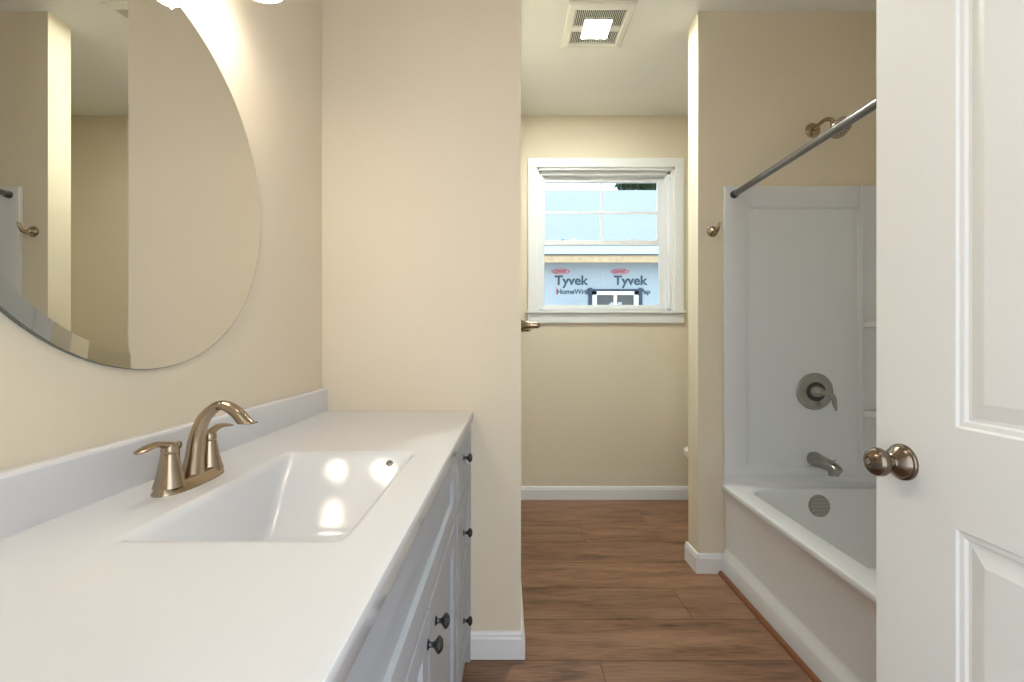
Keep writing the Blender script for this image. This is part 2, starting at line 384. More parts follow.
def make_house():
    YH_ = 9.0; s = F/YH_
    X = lambda px, sc=s: (px-505)/sc
    Z = lambda py, sc=s: CZ+(341-py)/sc
    h = empty('neighbor_house', (2.0, YH_, -.5), 'pale blue wrapped house under construction seen through the window', 'house')
    def add(name, bm, m, par=None, **k):
        o = obj(name, bm, m, None, **k); o.parent = par or h
        if not par: o.matrix_parent_inverse = Matrix.Translation((-2.0, -YH_, .5))
        return o
    zt = Z(262)
    win = (X(592.3), X(638.0), Z(291.5), Z(291.5)-1.15)
    xa, xb, zb, za = win
    bm = B((-6, xa, YH_, YH_+.2, -.5, zt+.1), (xb, 11, YH_, YH_+.2, -.5, zt+.1), (xa, xb, YH_, YH_+.2, -.5, za), (xa, xb, YH_, YH_+.2, zb, zt+.1),
           (-6, -5.8, YH_, YH_+7, -.5, zt), (10.8, 11, YH_, YH_+7, -.5, zt))
    add('wrapped_wall', bm, 'wrap')
    ye = 8.62; se = F/ye
    zf0, zf1 = CZ+(341-262.3)/se, CZ+(341-255.3)/se
    add('fascia_board', B((-6.4, 11.4, ye, ye+.04, zf0, zf1)), 'osb')
    add('soffit', B((-6.4, 11.4, ye+.04, YH_, zf1-.06, zf1-.03)), 'osb')
    add('dark_edge_strip', B((-6.45, 11.45, ye-.03, ye+.04, zf1, zf1+.018)), 'navy')  # thin dark strip between fascia and roof edge
    yr = 12.0; zr = CZ+(341-190.2)/(F/yr)
    bm = bmesh.new(); z0 = zf1+.018
    sl = (zr-z0)/(yr-ye+.03)
    loops(bm, [[(x, ye-.03, z0), (x, yr, zr), (x, yr+3.4, z0), (x, yr+3.4, z0-.1), (x, yr, zr-.12), (x, ye+.06, z0)] for x in (-6.5, 11.5)], cap0=True, cap1=True)
    add('roof', bm, 'under')
    bm = bmesh.new(); y1 = ye+.24
    loops(bm, [[(x, ye-.032, z0+.004), (x, y1, z0+sl*(y1-ye+.03)+.008), (x, y1, z0+sl*(y1-ye+.03)+.002), (x, ye-.032, z0)] for x in (-6.5, 11.5)], cap0=True, cap1=True)
    add('drip_edge', bm, 'drip')
    for px in (566, 637):
        yj = 9.05; zj = z0+sl*(yj-ye+.03); sj = F/yj; x = (px-505)/sj
        add('roof_bracket', B((x-.08, x-.05, yj, yj+.12, zj, zj+.07), (x-.05, x+.07, yj, yj+.04, zj+.01, zj+.04), (x+.06, x+.1, yj, yj+.12, zj, zj+.04)), 'navy')
    # window of the neighbour
    f = add('house_window', B((xa-.0, xa+.085, YH_-.03, YH_+.05, za, zb), (xb-.085, xb, YH_-.03, YH_+.05, za, zb), (xa, xb, YH_-.03, YH_+.05, zb-.07, zb), (xa, xb, YH_-.03, YH_+.05, za, za+.07),
            ((xa+xb)/2-.03, (xa+xb)/2+.03, YH_-.02, YH_+.05, za, zb)), 'vinyl')
    add('window_pane', B((xa+.05, xb-.05, YH_+.02, YH_+.04, za+.05, zb-.05)), 'darkglass', f)
    add('window_label', B((X(609), X(622), YH_+.012, YH_+.018, Z(306), Z(303.5)), (X(611), X(615), YH_+.012, YH_+.018, Z(303.5), Z(302)), (X(618), X(622), YH_+.012, YH_+.018, Z(303.5), Z(302))), 'drip', f)
    add('window_flashing', B((xa-.08, xa-.01, YH_-.035, YH_, za, zb+.07), (xb+.01, xb+.08, YH_-.035, YH_, za, zb+.07), (xa-.11, xb+.11, YH_-.04, YH_, zb+.01, zb+.045)), 'navy')
    for d in (0, 59.2):
        y = YH_-.004
        add('printed_word', text_mesh('Tyvek', X(554.6+d), X(588.3+d), Z(288.0), Z(275.6), .022, y), 'ink')
        add('printed_word', text_mesh('HomeWrap', X(557+d), X(591+d), Z(295.6), Z(289.0), .022, y), 'ink')
        c = Vector((X(560.6+d), y, Z(271.6))); a, b = 8.3/s, 2.9/s
        bm = bmesh.new()
        for r0, r1 in ((.86, 1.0),):
            loops(bm, [[(c.x+a*r*math.cos(2*PI*i/40)*(1+.12*abs(math.cos(2*PI*i/40))**6), y-.001-q, c.z+b*r*math.sin(2*PI*i/40)) for i in range(40)] for r, q in ((r0, 0), (r0, .003), (r1, .003), (r1, 0))])
        add('printed_logo', bm, 'red')
        add('printed_word', text_mesh('DUPONT', c.x-a*.72, c.x+a*.72, c.z-b*.55, c.z+b*.55, .03, y), 'red')
    add('printed_mark', B((X(556.1), X(556.5), YH_-.006, YH_, Z(294.8), Z(287.5))), 'red')
    for a, b, q in ((562, 585, 300.3), (567, 581, 302.8)):
        add('printed_line', B((X(a), X(b), YH_-.005, YH_, Z(q+.35), Z(q-.35))), 'greyink')
make_house()
def make_tree():
    t = empty('leafy_tree', (7.4, 20, -.5), 'dark green leafy tree rising behind the pale roof ridge', 'tree')
    rnd = random.Random(3)
    bm = sweep([(0, 0, 0), (.1, 0, 3), (-.1, .1, 6), (.1, 0, 9)], [.28, .22, .16, .06], up=(0, 1, 0), n=12)
    for i in range(7):
        a = i*2.4; sweep([(0, 0, 5+i*.4), (math.cos(a)*.8, math.sin(a)*.8, 6.4+i*.4), (math.cos(a)*1.6, math.sin(a)*1.5, 7.6+i*.35)], [.09, .06, .02], up=(0, 1, 0), n=8, bm=bm)
    obj('trunk', bm, 'bark', t, True)
    bm = bmesh.new()
    for i in range(14000):
        v = Vector((rnd.gauss(0, 1), rnd.gauss(0, 1), rnd.gauss(0, 1))).normalized()*rnd.random()**.4
        lump = 1+.12*math.sin(7*v.x+3*v.z)+.1*math.sin(9*v.y+5*v.z)
        p = Vector((v.x*2.35, v.y*2.3, 9.2+v.z*2.6))*1; p.x *= lump; p.y *= lump
        a = Vector((rnd.gauss(0, 1), rnd.gauss(0, 1), rnd.gauss(0, 1))).normalized(); b = a.orthogonal().normalized(); w = rnd.uniform(.05, .10)
        bm.faces.new([bm.verts.new(p+q) for q in (a*w*1.5, b*w, -a*w*1.5, -b*w)])
    o = obj('foliage', bm, 'leaf', t)
make_tree()

def taper(root, k=.0145):
    # the vanity front is not quite parallel to the wall: it comes forward towards the far end
    for o in root.children_recursive:
        if o.type != 'MESH': continue
        for q in o.data.vertices:
            x, yy = q.co.x+root.location.x, q.co.y+root.location.y
            w = min(1, max(0, (x+.2)/.08))
            q.co.x -= k*(YS-yy)*w
# ------------------------------------------------------------------ vanity top with integral basin
ZT = .88; XF = -.1145; VY0, VY1 = .03, YS-.001
bx0, bx1, by0, by1 = -.487, -.203, .558, 1.003
def smin(vals, k):
    m = min(vals); return m-k*math.log(sum(math.exp(-(v-m)/k) for v in vals))
def depth(x, y):
    u = x-bx0; v = bx1-x; w = by1-y; t = y-by0
    if min(u, v, w, t) < -.012: return 0
    d = smin((u*3.3, v*1.9, w*.74, t*.74, .128), .008)
    d = d+.0005
    e = (d-.001)/.002
    return d-.001 if e > 30 else .002*math.log(1+math.exp(e))
def make_top():
    v = empty('countertop', ((XL+XF)/2, .8, ZT), 'glossy white vanity top with integral rectangular basin on grey cabinet', 'countertop')
    ox, oy, oz = v.location
    def ax(a, b, marks, fine, coarse):
        out = [a]; 
        while out[-1] < b-1e-6:
            x = out[-1]; st = fine if any(m0 <= x <= m1 for m0, m1 in marks) else coarse
            out.append(min(b, x+st))
        return out
    x0 = XL+.0205; rr = .0018
    xs = ax(x0, XF-rr, [(bx0-.03, bx1+.03)], .0045, .02); ys = ax(VY0, VY1, [(by0-.03, by1+.03)], .0055, .03)
    bm = bmesh.new()
    G = [[bm.verts.new((x-ox, y-oy, ZT-depth(x, y)-oz)) for y in ys] for x in xs]
    # rounded front edge, front face and underside
    for a in (30, 60, 90):
        t = math.radians(a); G.append([bm.verts.new((XF-rr+rr*math.sin(t)-ox, y-oy, ZT-rr+rr*math.cos(t)-oz)) for y in ys])
    G.append([bm.verts.new((XF-ox, y-oy, ZT-.032-oz)) for y in ys])
    G.append([bm.verts.new((XF-.03-ox, y-oy, ZT-.032-oz)) for y in ys])
    for i in range(len(G)-1):
        for j in range(len(ys)-1): bm.faces.new((G[i][j], G[i+1][j], G[i+1][j+1], G[i][j+1]))
    for col_, flip in ((0, 0), (-1, 1)):
        # near end face
        l = [g[col_] for g in G]
    o = obj('basin_top', bm, 'solid', v, smooth='all')
    obj('end_edge', B((x0-ox, XF-.003-ox, VY0-.0005-oy, VY0+.003-oy, ZT-.032-oz, ZT-.001-oz)), 'solid', v)
    # backsplash
    hb = .962
    pr = [(XL+.001, ZT-.03), (XL+.0205, ZT-.03), (XL+.0205, hb-.006), (XL+.0185, hb-.002), (XL+.0145, hb), (XL+.001, hb)]
    pr = [(a-ox, b-oz) for a, b in pr]
    obj('backsplash', extr(pr, 1, (0, 2), VY0-oy, VY1-oy), 'solid', v, bevel=.001)
    # overflow hole and drain
    oxv, oyv = -.254, .978
    zc = ZT-depth(oxv, oyv)
    obj('overflow_cap', lathe([(0, .003), (.0060, .003), (.0078, .001), (.0080, -.003)], (oxv-ox, oyv-oy, zc-oz), (0, -.46, 1), 24), 'satin', v, True)
    zc = ZT-depth(-.36, .77)
    obj('drain', lathe([(.030, 0), (.031, .0015), (.028, .003), (.022, .002), (.022, .005), (.018, .007), (0, .0075)], (-.36-ox, .77-oy, zc-oz), (0, 0, 1), 32), 'nickel', v, True)
make_top(); bpy.context.view_layer.update(); taper(bpy.data.objects['countertop'])

# ------------------------------------------------------------------ vanity cabinet
XC = -.122           # front of the face frame; doors and drawers stand proud
def make_vanity():
    v = empty('vanity_cabinet', ((XL+XC)/2, .8, 0), 'pale grey shaker vanity cabinet under the white top', 'cabinet')
    ox, oy, oz = v.location
    def L(*b): return B(*[(a-ox, c-ox, d-oy, e-oy, f, g) for a, c, d, e, f, g in b])
    xf = XC-.02; zt = ZT-.034
    bm = L((XL+.001, xf, VY0+.01, VY0+.028, .10, zt), (XL+.001, xf, VY1-.02, VY1-.001, 0, zt), (XL+.001, xf, .345, .363, .1, zt), (XL+.001, xf, 1.175, 1.193, .1, zt),
           (XL+.001, xf, VY0+.01, VY1-.001, .10, .118), (XL+.001, XL+.01, VY0+.01, VY1-.001, .10, zt),
           # face frame
           (xf-.018, xf, VY0+.01, VY0+.035, .10, zt), (xf-.018, xf, VY1-.035, VY1-.001, .0, zt), (xf-.018, xf, .325, .390, .10, zt), (xf-.018, xf, 1.15, 1.22, .10, zt), (xf-.002, XC-.003, 1.169, 1.196, .10, zt),
           (xf-.018, xf, VY0+.01, VY1-.001, zt-.03, zt), (xf-.018, xf, VY0+.01, VY1-.001, .10, .13), (xf-.018, xf, .3, 1.18, .645, .69),
           # filler beside the end wall, toe kick
           (xf-.018, XC, 1.566, VY1-.001, .0, zt), (XL+.05, xf-.07, VY0+.01, VY1-.03, 0, .10))
    obj('cabinet_body', bm, 'cabinet', v)
    def shaker(name, y0, y1, z0, z1, w=.055, knob=None):
        bm = bmesh.new(); x1 = XC; x0 = xf+.001
        prof = [(0, x0), (0, x1-.0015), (.0015, x1), (w-.006, x1), (w-.005, x1-.0005), (w, x1-.0085), (w+.001, x1-.009)]
        loops(bm, [[(x-ox, y0+a-oy, z0+a), (x-ox, y1-a-oy, z0+a), (x-ox, y1-a-oy, z1-a), (x-ox, y0+a-oy, z1-a)] for a, x in prof], cap0=True, cap1=True)
        d = obj(name, bm, 'cabinet', v)
        if knob:
            for ky, kz in [knob]:
                obj('knob', lathe([(0, 0), (.0085, 0), (.0085, .0018), (.0050, .004), (.0042, .009), (.0055, .012), (.0100, .0155), (.0135, .0185), (.0140, .0205), (.0125, .0230), (.0080, .0265), (0, .0280)], (XC-ox, ky-oy, kz), (1, 0, 0), 28), 'gun', d, True)
        return d
    ya, yb = 1.200, 1.562; yc = 1.342
    shaker('drawer', ya, yb, .668, .844, .050, (yc, .778))
    shaker('drawer', ya, yb, .392, .662, .052, (yc, .552))
    shaker('drawer', ya, yb, .125, .386, .052, (yc, .286))
    shaker('false_front', .380, 1.165, .668, .844, .060)
    shaker('door', .7825, 1.165, .125, .662, .056, (.848, .597))
    shaker('door', .380, .7775, .125, .662, .056, (.768, .606))
    ya, yb = .05, .345
    shaker('drawer', ya, yb, .700, .840, .046, (.176, .770))
    shaker('drawer', ya, yb, .402, .694, .055, (.176, .545))
    shaker('drawer', ya, yb, .125, .396, .055, (.176, .272))
make_vanity(); taper(bpy.data.objects['vanity_cabinet'])

# ------------------------------------------------------------------ basin faucet
def make_faucet():
    cx, cy = -.556, .787
    v = empty('basin_faucet', (cx, cy, ZT), 'two-handle brushed nickel faucet beside the basin on the white top', 'faucet')
    # base plate: rounded oblong rising to the middle and the two hubs
    bm = bmesh.new()
    def ob(a, b, z, n=48):
        out = []
        for i in range(n):
            t = 2*PI*i/n; c, s = math.cos(t), math.sin(t)
            out.append((a*math.copysign(abs(c)**.9, c), b*math.copysign(abs(s)**.72, s), z))
        return out
    loops(bm, [ob(.0285, .0775, 0), ob(.0285, .0775, .0025), ob(.0262, .0752, .0055), ob(.0235, .073, .011), ob(.0205, .070, .0155), ob(.016, .066, .0175)], cap0=True, cap1=True)
    obj('base_plate', bm, 'nickel', v, True)
    # spout in the plane across the counter
    rel = lambda x, z: (x-cx, 0, z-ZT)
    pts = [rel(-.553, .892), rel(-.549, .925), rel(-.5445, .962), rel(-.530, .996), rel(-.503, 1.0165), rel(-.477, 1.006), rel(-.459, .986), rel(-.448, .974)]
    rad = [(.0185, .0185), (.0145, .0145), (.0125, .0125), (.0105, .0115), (.0085, .0120), (.0100, .0130), (.0112, .0135), (.0115, .0135)]
    bm = sweep(pts, rad, up=(0, 1, 0), n=32, k=8)
    for q in bm.verts:
        if q.co.x > .07 and q.co.z < .985-ZT: q.co.z = .985-ZT
    obj('spout', bm, 'nickel', v, 'all')
    for s, yy in ((-1, -.0495), (1, .0495)):
        body = obj('handle_base', lathe([(.0235, .010), (.0225, .014), (.0200, .022), (.0175, .034), (.0150, .048), (.0128, .062), (.0124, .064), (.0118, .0648), (0, .0648)], (0, yy, 0), (0, 0, 1), 36), 'nickel', v, True)
        h = obj('handle', lathe([(0, .0652), (.0122, .0652), (.0126, .068), (.0120, .076), (.0095, .0805), (.004, .0825), (0, .083)], (0, yy, 0), (0, 0, 1), 32), 'nickel', v, True)
        lev = [(0, yy-s*.006, .0745), (0, yy+s*.010, .0800), (0, yy+s*.027, .0845), (0, yy+s*.043, .0840), (0, yy+s*.060, .0808), (0, yy+s*.066, .0795)]
        obj('handle_lever', sweep(lev, [(.0090, .0070), (.0082, .0060), (.0088, .0048), (.0105, .0040), (.0095, .0030), (.0040, .0018)], up=(0, 0, 1), n=20, k=6), 'nickel', h, 'all')
    rod = lathe([(.002, .012), (.002, .060), (.0042, .062), (.0052, .067), (.0042, .072), (0, .0735)], (-.021, 0, 0), (0, 0, 1), 20)
    obj('lift_rod', rod, 'nickel', v, True)
make_faucet()

# ------------------------------------------------------------------ round bevelled mirror
def make_mirror():
    cy, cz, r = .8150, 1.4405, .3622
    m = empty('round_mirror', (XL, cy, cz), 'large round frameless mirror on the cream wall above the faucet', 'mirror')
    n = 128; ci = lambda rr, x: [(x, rr*math.cos(2*PI*i/n), rr*math.sin(2*PI*i/n)) for i in range(n)]
    bw = .028
    bm = loops(bmesh.new(), [ci(r-bw, .0095), ci(r-bw, .0)], cap0=True)
    obj('mirror_glass', bm, 'mirror', m)
    bm = loops(bmesh.new(), [ci(r-bw, .0095), ci(r-.001, .0083)])
    obj('bevel_rim', bm, 'mirror', m, 'all')
    bm = loops(bmesh.new(), [ci(r-.001, .0083), ci(r, .0078), ci(r, .001), ci(r-.02, .001)])
    obj('glass_edge', bm, 'mirror_edge', m)
make_mirror()

# ------------------------------------------------------------------ vanity light above the mirror
def make_vanity_light():
    cy, z = .80, 1.915
    v = empty('vanity_light', (XL, cy, z), 'three-shade vanity light with frosted glass shades above the round mirror', 'wall lamp')
    obj('backplate', lathe([(0, 0), (.055, 0), (.055, .012), (.048, .02), (0, .022)], (0, 0, .14), (1, 0, 0), 36), 'nickel', v, True)
    bm = sweep([(.035, -.22, .15), (.035, 0, .15), (.035, .22, .15)], [.009]*3, n=16)
    obj('crossbar', bm, 'nickel', v, True)
    for d in (-.18, 0, .18):
        a = obj('shade_arm', sweep([(.035, d, .150), (.075, d, .165), (.108, d, .150), (.1095, d, .115)], [.007]*4, up=(0, 1, 0), n=14), 'nickel', v, True)
        obj('shade_cup', lathe([(0, 0), (.018, 0), (.022, -.015), (.022, -.03), (0, -.03)], (.1095, d, .135), (0, 0, 1), 24), 'nickel', a, True)
        obj('glass_shade', lathe([(.024, .108), (.030, .095), (.040, .060), (.049, .025), (.056, 0), (.0545, 0), (.047, .025), (.038, .060), (.028, .095), (.022, .106)], (.1095, d, 0), (0, 0, 1), 36), 'lampglass', v, True)
        obj('bulb', lathe([(0, .020), (.014, .024), (.022, .038), (.022, .052), (.014, .07), (.011, .085), (0, .085)], (.1095, d, 0), (0, 0, 1), 24), 'bulb', v, True)
        l = bpy.data.lights.new('bulb_light', 'POINT'); l.energy = VANITY_W; l.color = (1, .925, .865); l.shadow_soft_size = .03
        lo = bpy.data.objects.new('bulb_light', l); COL.objects.link(lo); lo.parent = v; lo.location = (.1095, d, -.012)
make_vanity_light()
# added fill lamp, out of view overhead, to brighten the room
def make_fill_lamp():
    v = empty('fill_lamp', (.22, .45, ZC), 'added unseen fill lamp with white dome near the entry door', 'fill lamp')
    obj('fill_lamp_base', lathe([(0, 0), (.15, 0), (.155, -.01), (.15, -.025), (0, -.025)], (0, 0, 0), (0, 0, 1), 40), 'nickel', v, True)
    obj('fill_lamp_dome', lathe([(.14, -.022), (.138, -.04), (.12, -.065), (.08, -.085), (0, -.095)], (0, 0, 0), (0, 0, 1), 40), 'lampglass', v, True)
    l = bpy.data.lights.new('fill_light', 'AREA'); l.shape = 'DISK'; l.size = .26; l.energy = FILL_W; l.color = (.96, .98, 1)
    lo = bpy.data.objects.new('fill_light', l); COL.objects.link(lo); lo.parent = v; lo.location = (0, 0, -.10)
make_fill_lamp()

# ------------------------------------------------------------------ exhaust fan with light
def make_fan():
    cx, cy = .467, 2.272; h = .163
    v = empty('exhaust_fan', (cx, cy, ZC), 'square white exhaust fan with glowing light panel in the ceiling', 'exhaust fan')
    z0, z1 = 0, -.014
    gx, gy = .123, .120; ly0, ly1 = -.034+.033, .0
    bm = bmesh.new()
    prof = [(h, 0), (h, -.005), (h-.006, -.010), (h-.030, -.014), (gx+.006, -.014), (gx, -.012), (gx, -.001)]
    loops(bm, [[(-a, -a, z), (a, -a, z), (a, a, z), (-a, a, z)] for a, z in prof])
    obj('fan_cover', bm, 'fan', v)
    obj('fan_interior', B((-gx, gx, -gy, gy, -.003, -.001)), 'fandark', v)
    # cross bar joining the light to the cover, and the two fields of slats
    bl, bb = .065, .066; yc = .009
    obj('light_surround', B((-gx, gx, -.017+yc, .017+yc, -.013, -.003), (-bl-.008, bl+.008, yc-bb-.006, yc+bb+.006, -.0135, -.003)), 'fan', v, bevel=.001)
    obj('light_panel', B((-bl, bl, yc-bb, yc+bb, -.0140, -.012)), 'fanlight', v, bevel=.002)
    bm = bmesh.new(); n = 26
    for i in range(n):
        x = -gx+(i+.5)*2*gx/n; w = .0014
        if abs(x) > bl+.008: B((x-w, x+w, -gy, gy, -.0125, -.004), bm=bm)
        else: B((x-w, x+w, -gy, yc-bb-.006, -.0125, -.004), (x-w, x+w, yc+bb+.006, gy, -.0125, -.004), bm=bm)
    obj('grille', bm, 'fan', v)
make_fan()

# ------------------------------------------------------------------ bathtub
TY0, TY1, TX1 = .645, YT-.001, XR-.002
ZR = .432
def make_tub():
    v = empty('bathtub', ((1.05+TX1)/2, (TY0+TY1)/2, 0), 'white acrylic alcove bathtub with plain apron behind the open door', 'bathtub')
    ox, oy, oz = v.location
    bm = bmesh.new()
    ys = [TY0+(TY1-TY0)*i/24 for i in range(25)]
    def xf(yy, z):   # front face, slightly splayed in plan
        top = 1.0625-(YT-yy)*.043; bot = 1.054-(YT-yy)*.021
        t = min(1, max(0, z/ZR)); return bot+(top-bot)*t
    prof = [(0, 0), (0, .075), (.004, .088), (.018, .115), (.020, .13), (.010, .36), (.004, .392), (-.002, .404), (-.005, .412), (-.005, .423), (-.003, .429), (.003, ZR)]
    L_ = []
    for yy in ys: L_.append([(xf(yy, z)+d-ox, yy-oy, z) for d, z in prof])
    loops(bm, L_, close=False)
    # rim and basin: stations around
    N = 10
    def loop(x0, x1, y0, y1, r, z, outer=False):
        p = rrect(x0, x1, y0, y1, r, z, N)
        q = []
        for (a, b, c) in p:
            if outer: f = (x1-a)/(x1-x0); a = a+f*(xf(b, ZR)+.003-x0)
            else: f = max(0, (x1-a)/(x1-x0)); a = a-f*(YT-b)*.030
            q.append((a-ox, b-oy, c))
        return q
    i0, i1, j0, j1 = 1.143, TX1-.075, TY0+.085, YT-.068
    lo = [loop(1.0655, TX1, TY0, TY1, .001, ZR, True), loop(i0-.006, i1+.006, j0-.006, j1+.006, .10, ZR), loop(i0, i1, j0, j1, .098, ZR-.003), loop(i0+.005, i1-.005, j0+.008, j1-.004, .098, ZR-.012),
          loop(i0+.018, i1-.018, j0+.04, j1-.012, .11, .36), loop(i0+.035, i1-.035, j0+.10, j1-.03, .12, .24), loop(i0+.055, i1-.055, j0+.16, j1-.05, .13, .14),
          loop(i0+.085, i1-.085, j0+.21, j1-.08, .12, .095), loop(i0+.13, i1-.13, j0+.27, j1-.13, .10, .085)]
    loops(bm, lo, cap1=True)
    obj('tub_shell', bm, 'acrylic', v, True)
    pr = lambda w_, y_: [(w_, ZR-.002), (w_, .478), (w_-y_, .478), (w_-y_, .448), (w_-y_*1.6, .437), (w_-y_*2.6, ZR)]
    obj('wall_flange', extr([(b-oy, c) for b, c in pr(YT-.001, .018)], 0, (1, 2), 1.066-ox, TX1-ox), 'acrylic', v, True)
    obj('wall_flange', extr([(b-ox, c) for b, c in pr(TX1, .018)], 1, (0, 2), TY0+.02-oy, YT-.02-oy), 'acrylic', v, True)
    # overflow plate and drain
    n = Vector((0, -1, .13)).normalized()
    o = obj('overflow_plate', lathe([(0, 0), (.052, 0), (.052, .014), (.050, .017), (.0455, .0175), (.0455, .016), (0, .016)], (1.478-ox, 2.108-oy, .352), n, 40), 'satin', v, True)
    bm = bmesh.new()
    for k in range(-2, 3):
        zc = k*.0165; hw = math.sqrt(.044**2-zc**2)
        B((-hw, hw, -.0195, -.016, zc-.0055, zc+.0055), bm=bm)
    sl = obj('overflow_louver', bm, 'satin', v); sl.location = (1.478-ox, 2.108-oy, .352); sl.rotation_euler = (-.13, 0, 0)
    obj('drain', lathe([(.035, 0), (.035, .004), (.028, .006), (.022, .004), (.02, .012), (0, .014)], (1.478-ox, 1.90-oy, .088), (0, 0, 1), 28), 'satin', v, True)
make_tub()

# ------------------------------------------------------------------ tub surround
def make_surround():
    v = empty('tub_surround', (1.5, YT, .46), 'glossy white three-wall surround panel standing on the bathtub rim', 'shower surround')
    ox, oy, oz = v.location
    ztop = 1.880; zb = .479; x0, x1 = 1.063, 1.717
    def lp(pts): return [(a-ox, b-oy, c-oz) for a, b, c in pts]
    # faucet end panel: flange, raised border and recessed field
    bm = bmesh.new()
    def rect(a, y, m=0, r=None): return None
    fx0, fx1, fz0, fz1 = 1.176, 1.712, .52, 1.775
    def R(x_0, x_1, z_0, z_1, y, r):
        return [(p[0]-ox, y-oy, p[1]-oz) for p in rrect(x_0, x_1, z_0, z_1, r, 0, 6)]
    yf = YT-.022
    loops(bm, [R(x0, x1, zb, ztop, YT-.001, .002), R(x0, x1, zb, ztop, yf+.002, .003), R(x0+.004, x1-.002, zb+.001, ztop-.004, yf, .004),
               R(fx0-.014, fx1+.002, fz0-.008, fz1+.010, yf, .03), R(fx0-.004, fx1, fz0, fz1+.003, yf+.004, .025), R(fx0+.008, fx1-.002, fz0+.004, fz1-.004, yf+.011, .02), R(fx0+.03, fx1-.02, fz0+.02, fz1-.02, yf+.012, .01)], cap1=True)
    obj('end_panel', bm, 'acrylic', v, True)
    # corner column with rounded edges and shelves
    bm = bmesh.new(); yc = YT-.034
    prof = [(x1-.002, YT-.004), (x1-.002, yc+.006), (x1, yc+.001), (x1+.006, yc), (x1+.012, yc+.002), (x1+.020, yc+.012), (XR-.075, yc+.010), (XR-.045, yc-.006), (XR-.036, yc-.035), (XR-.036, yc-.16), (XR-.03, yc-.175), (XR-.002, yc-.18), (XR-.002, YT-.004)]
    loops(bm, [[(a-ox, b-oy, z-oz) for a, b in prof] for z in (zb, ztop-.004, ztop)], cap0=True, cap1=True)
    obj('corner_column', bm, 'acrylic', v, True, bevel=.001)
    for z in (.785, 1.215):
        pr = [(x1+.008, YT-.012), (x1+.010, yc-.012), (x1+.028, yc-.034), (x1+.065, yc-.062), (XR-.075, yc-.105), (XR-.055, yc-.14), (XR-.034, yc-.15), (XR-.006, YT-.012)]
        bm = loops(bmesh.new(), [[(a-ox, b-oy, q-oz) for a, b in pr] for q in (z-.020, z-.014, z+.008, z+.012)], cap0=True, cap1=True)
        obj('corner_shelf', bm, 'acrylic', v, True, bevel=.006, seg=3)
    # back and near end panels
    bm = B((XR-.014-ox, XR-.002-ox, TY0+.002-oy, yc-.175-oy, zb-oz, ztop-oz))
    B((XR-.024-ox, XR-.014-ox, TY0+.15-oy, yc-.30-oy, .6-oz, 1.78-oz), bm=bm)
    obj('back_panel', bm, 'acrylic', v, bevel=.004)
    obj('near_end_panel', B((1.045-ox, XR-.015-ox, TY0-.004-oy, TY0+.016-oy, zb-oz, ztop-oz)), 'acrylic', v, bevel=.004)
make_surround()
YF = YT-.0105   # face of the recessed field
# shower rod
r = empty('shower_rod', (1.107, YT-.001, 1.838), 'straight steel tension rod above the open side of the bathtub', 'shower rod')
obj('rod_tube', sweep([(0, -.02, 0), (0, -.8, 0), (0, -1.50, 0)], [.0145]*3, n=20, k=1), 'rod', r, True)
obj('inner_tube', sweep([(0, -.012, 0), (0, -.022, 0)], [.0158]*2, n=20, k=1), 'rod', r, True)
for a, s in ((-.0225, -1), (-1.506, 1)):
    obj('end_cap', lathe([(0, 0), (.0185, 0), (.0185, .008), (.0165, .012), (.0165, .022), (.0140, .027), (0, .027)], (0, a+.0015 if s < 0 else a, 0), (0, s, 0), 24), 'dark', r, True)

# shower head
def make_shower():
    v = empty('wall_shower', (1.503, YT, 2.158), 'brushed nickel shower head on a bent arm high on the tub wall', 'shower head')
    obj('flange', lathe([(0, 0), (.036, 0), (.036, .003), (.031, .008), (.020, .0115), (.0115, .013), (0, .013)], (0, 0, 0), (0, -1, 0), 36), 'nickel', v, True)
    obj('shower_arm', sweep([(0, -.008, 0), (.001, -.045, .010), (.004, -.085, .012), (.008, -.115, -.004), (.006, -.128, -.028)], [.0088]*5, n=18), 'nickel', v, 'all')
    d = Vector((.10, -.72, -.66)).normalized()
    obj('head', lathe([(0, -.004), (.013, -.004), (.015, .006), (.012, .012), (.018, .018), (.034, .032), (.046, .043), (.0485, .050), (.0470, .055), (.041, .056), (.040, .0545), (0, .0545)], (.006, -.130, -.032), d, 40), 'nickel', v, True)
    bm = bmesh.new(); a, u, w = frame(d); O = Vector((.006, -.130, -.032))+a*.0545
    for rr, n in ((.012, 6), (.023, 12), (.034, 18)):
        for i in range(n):
            t = 2*PI*i/n; lathe([(.0026, 0), (.0022, .0022), (0, .0024)], O+(u*math.cos(t)+w*math.sin(t))*rr, d, 8, bm)
    obj('spray_nozzles', bm, 'dark', v)
make_shower()
# valve
def make_valve():
    v = empty('shower_valve', (1.505, YF, .885), 'round satin nickel shower valve with a down-turned lever above the tub spout', 'shower valve')
    obj('valve_plate', lathe([(0, 0), (.089, 0), (.090, .002), (.087, .005), (.078, .0075), (.074, .0068), (.050, .0095), (.046, .010), (0, .010)], (0, 0, 0), (0, -1, 0), 56), 'satin', v, True)
    obj('valve_collar', lathe([(0, .009), (.046, .009), (.046, .013), (.040, .015), (0, .015)], (0, 0, 0), (0, -1, 0), 40), 'dark', v, True)
    obj('valve_hub', lathe([(0, .014), (.035, .014), (.034, .020), (.020, .045), (.014, .060), (.011, .066), (0, .068)], (0, 0, 0), (0, -1, 0), 40), 'satin', v, True)
    obj('valve_lever', sweep([(.006, -.052, .002), (.030, -.058, -.004), (.048, -.060, -.024), (.052, -.062, -.052), (.056, -.066, -.084)], [(.010, .006), (.011, .006), (.0115, .0055), (.011, .0045), (.0045, .003)], up=(0, 1, 0), n=18), 'satin', v, 'all')
make_valve()
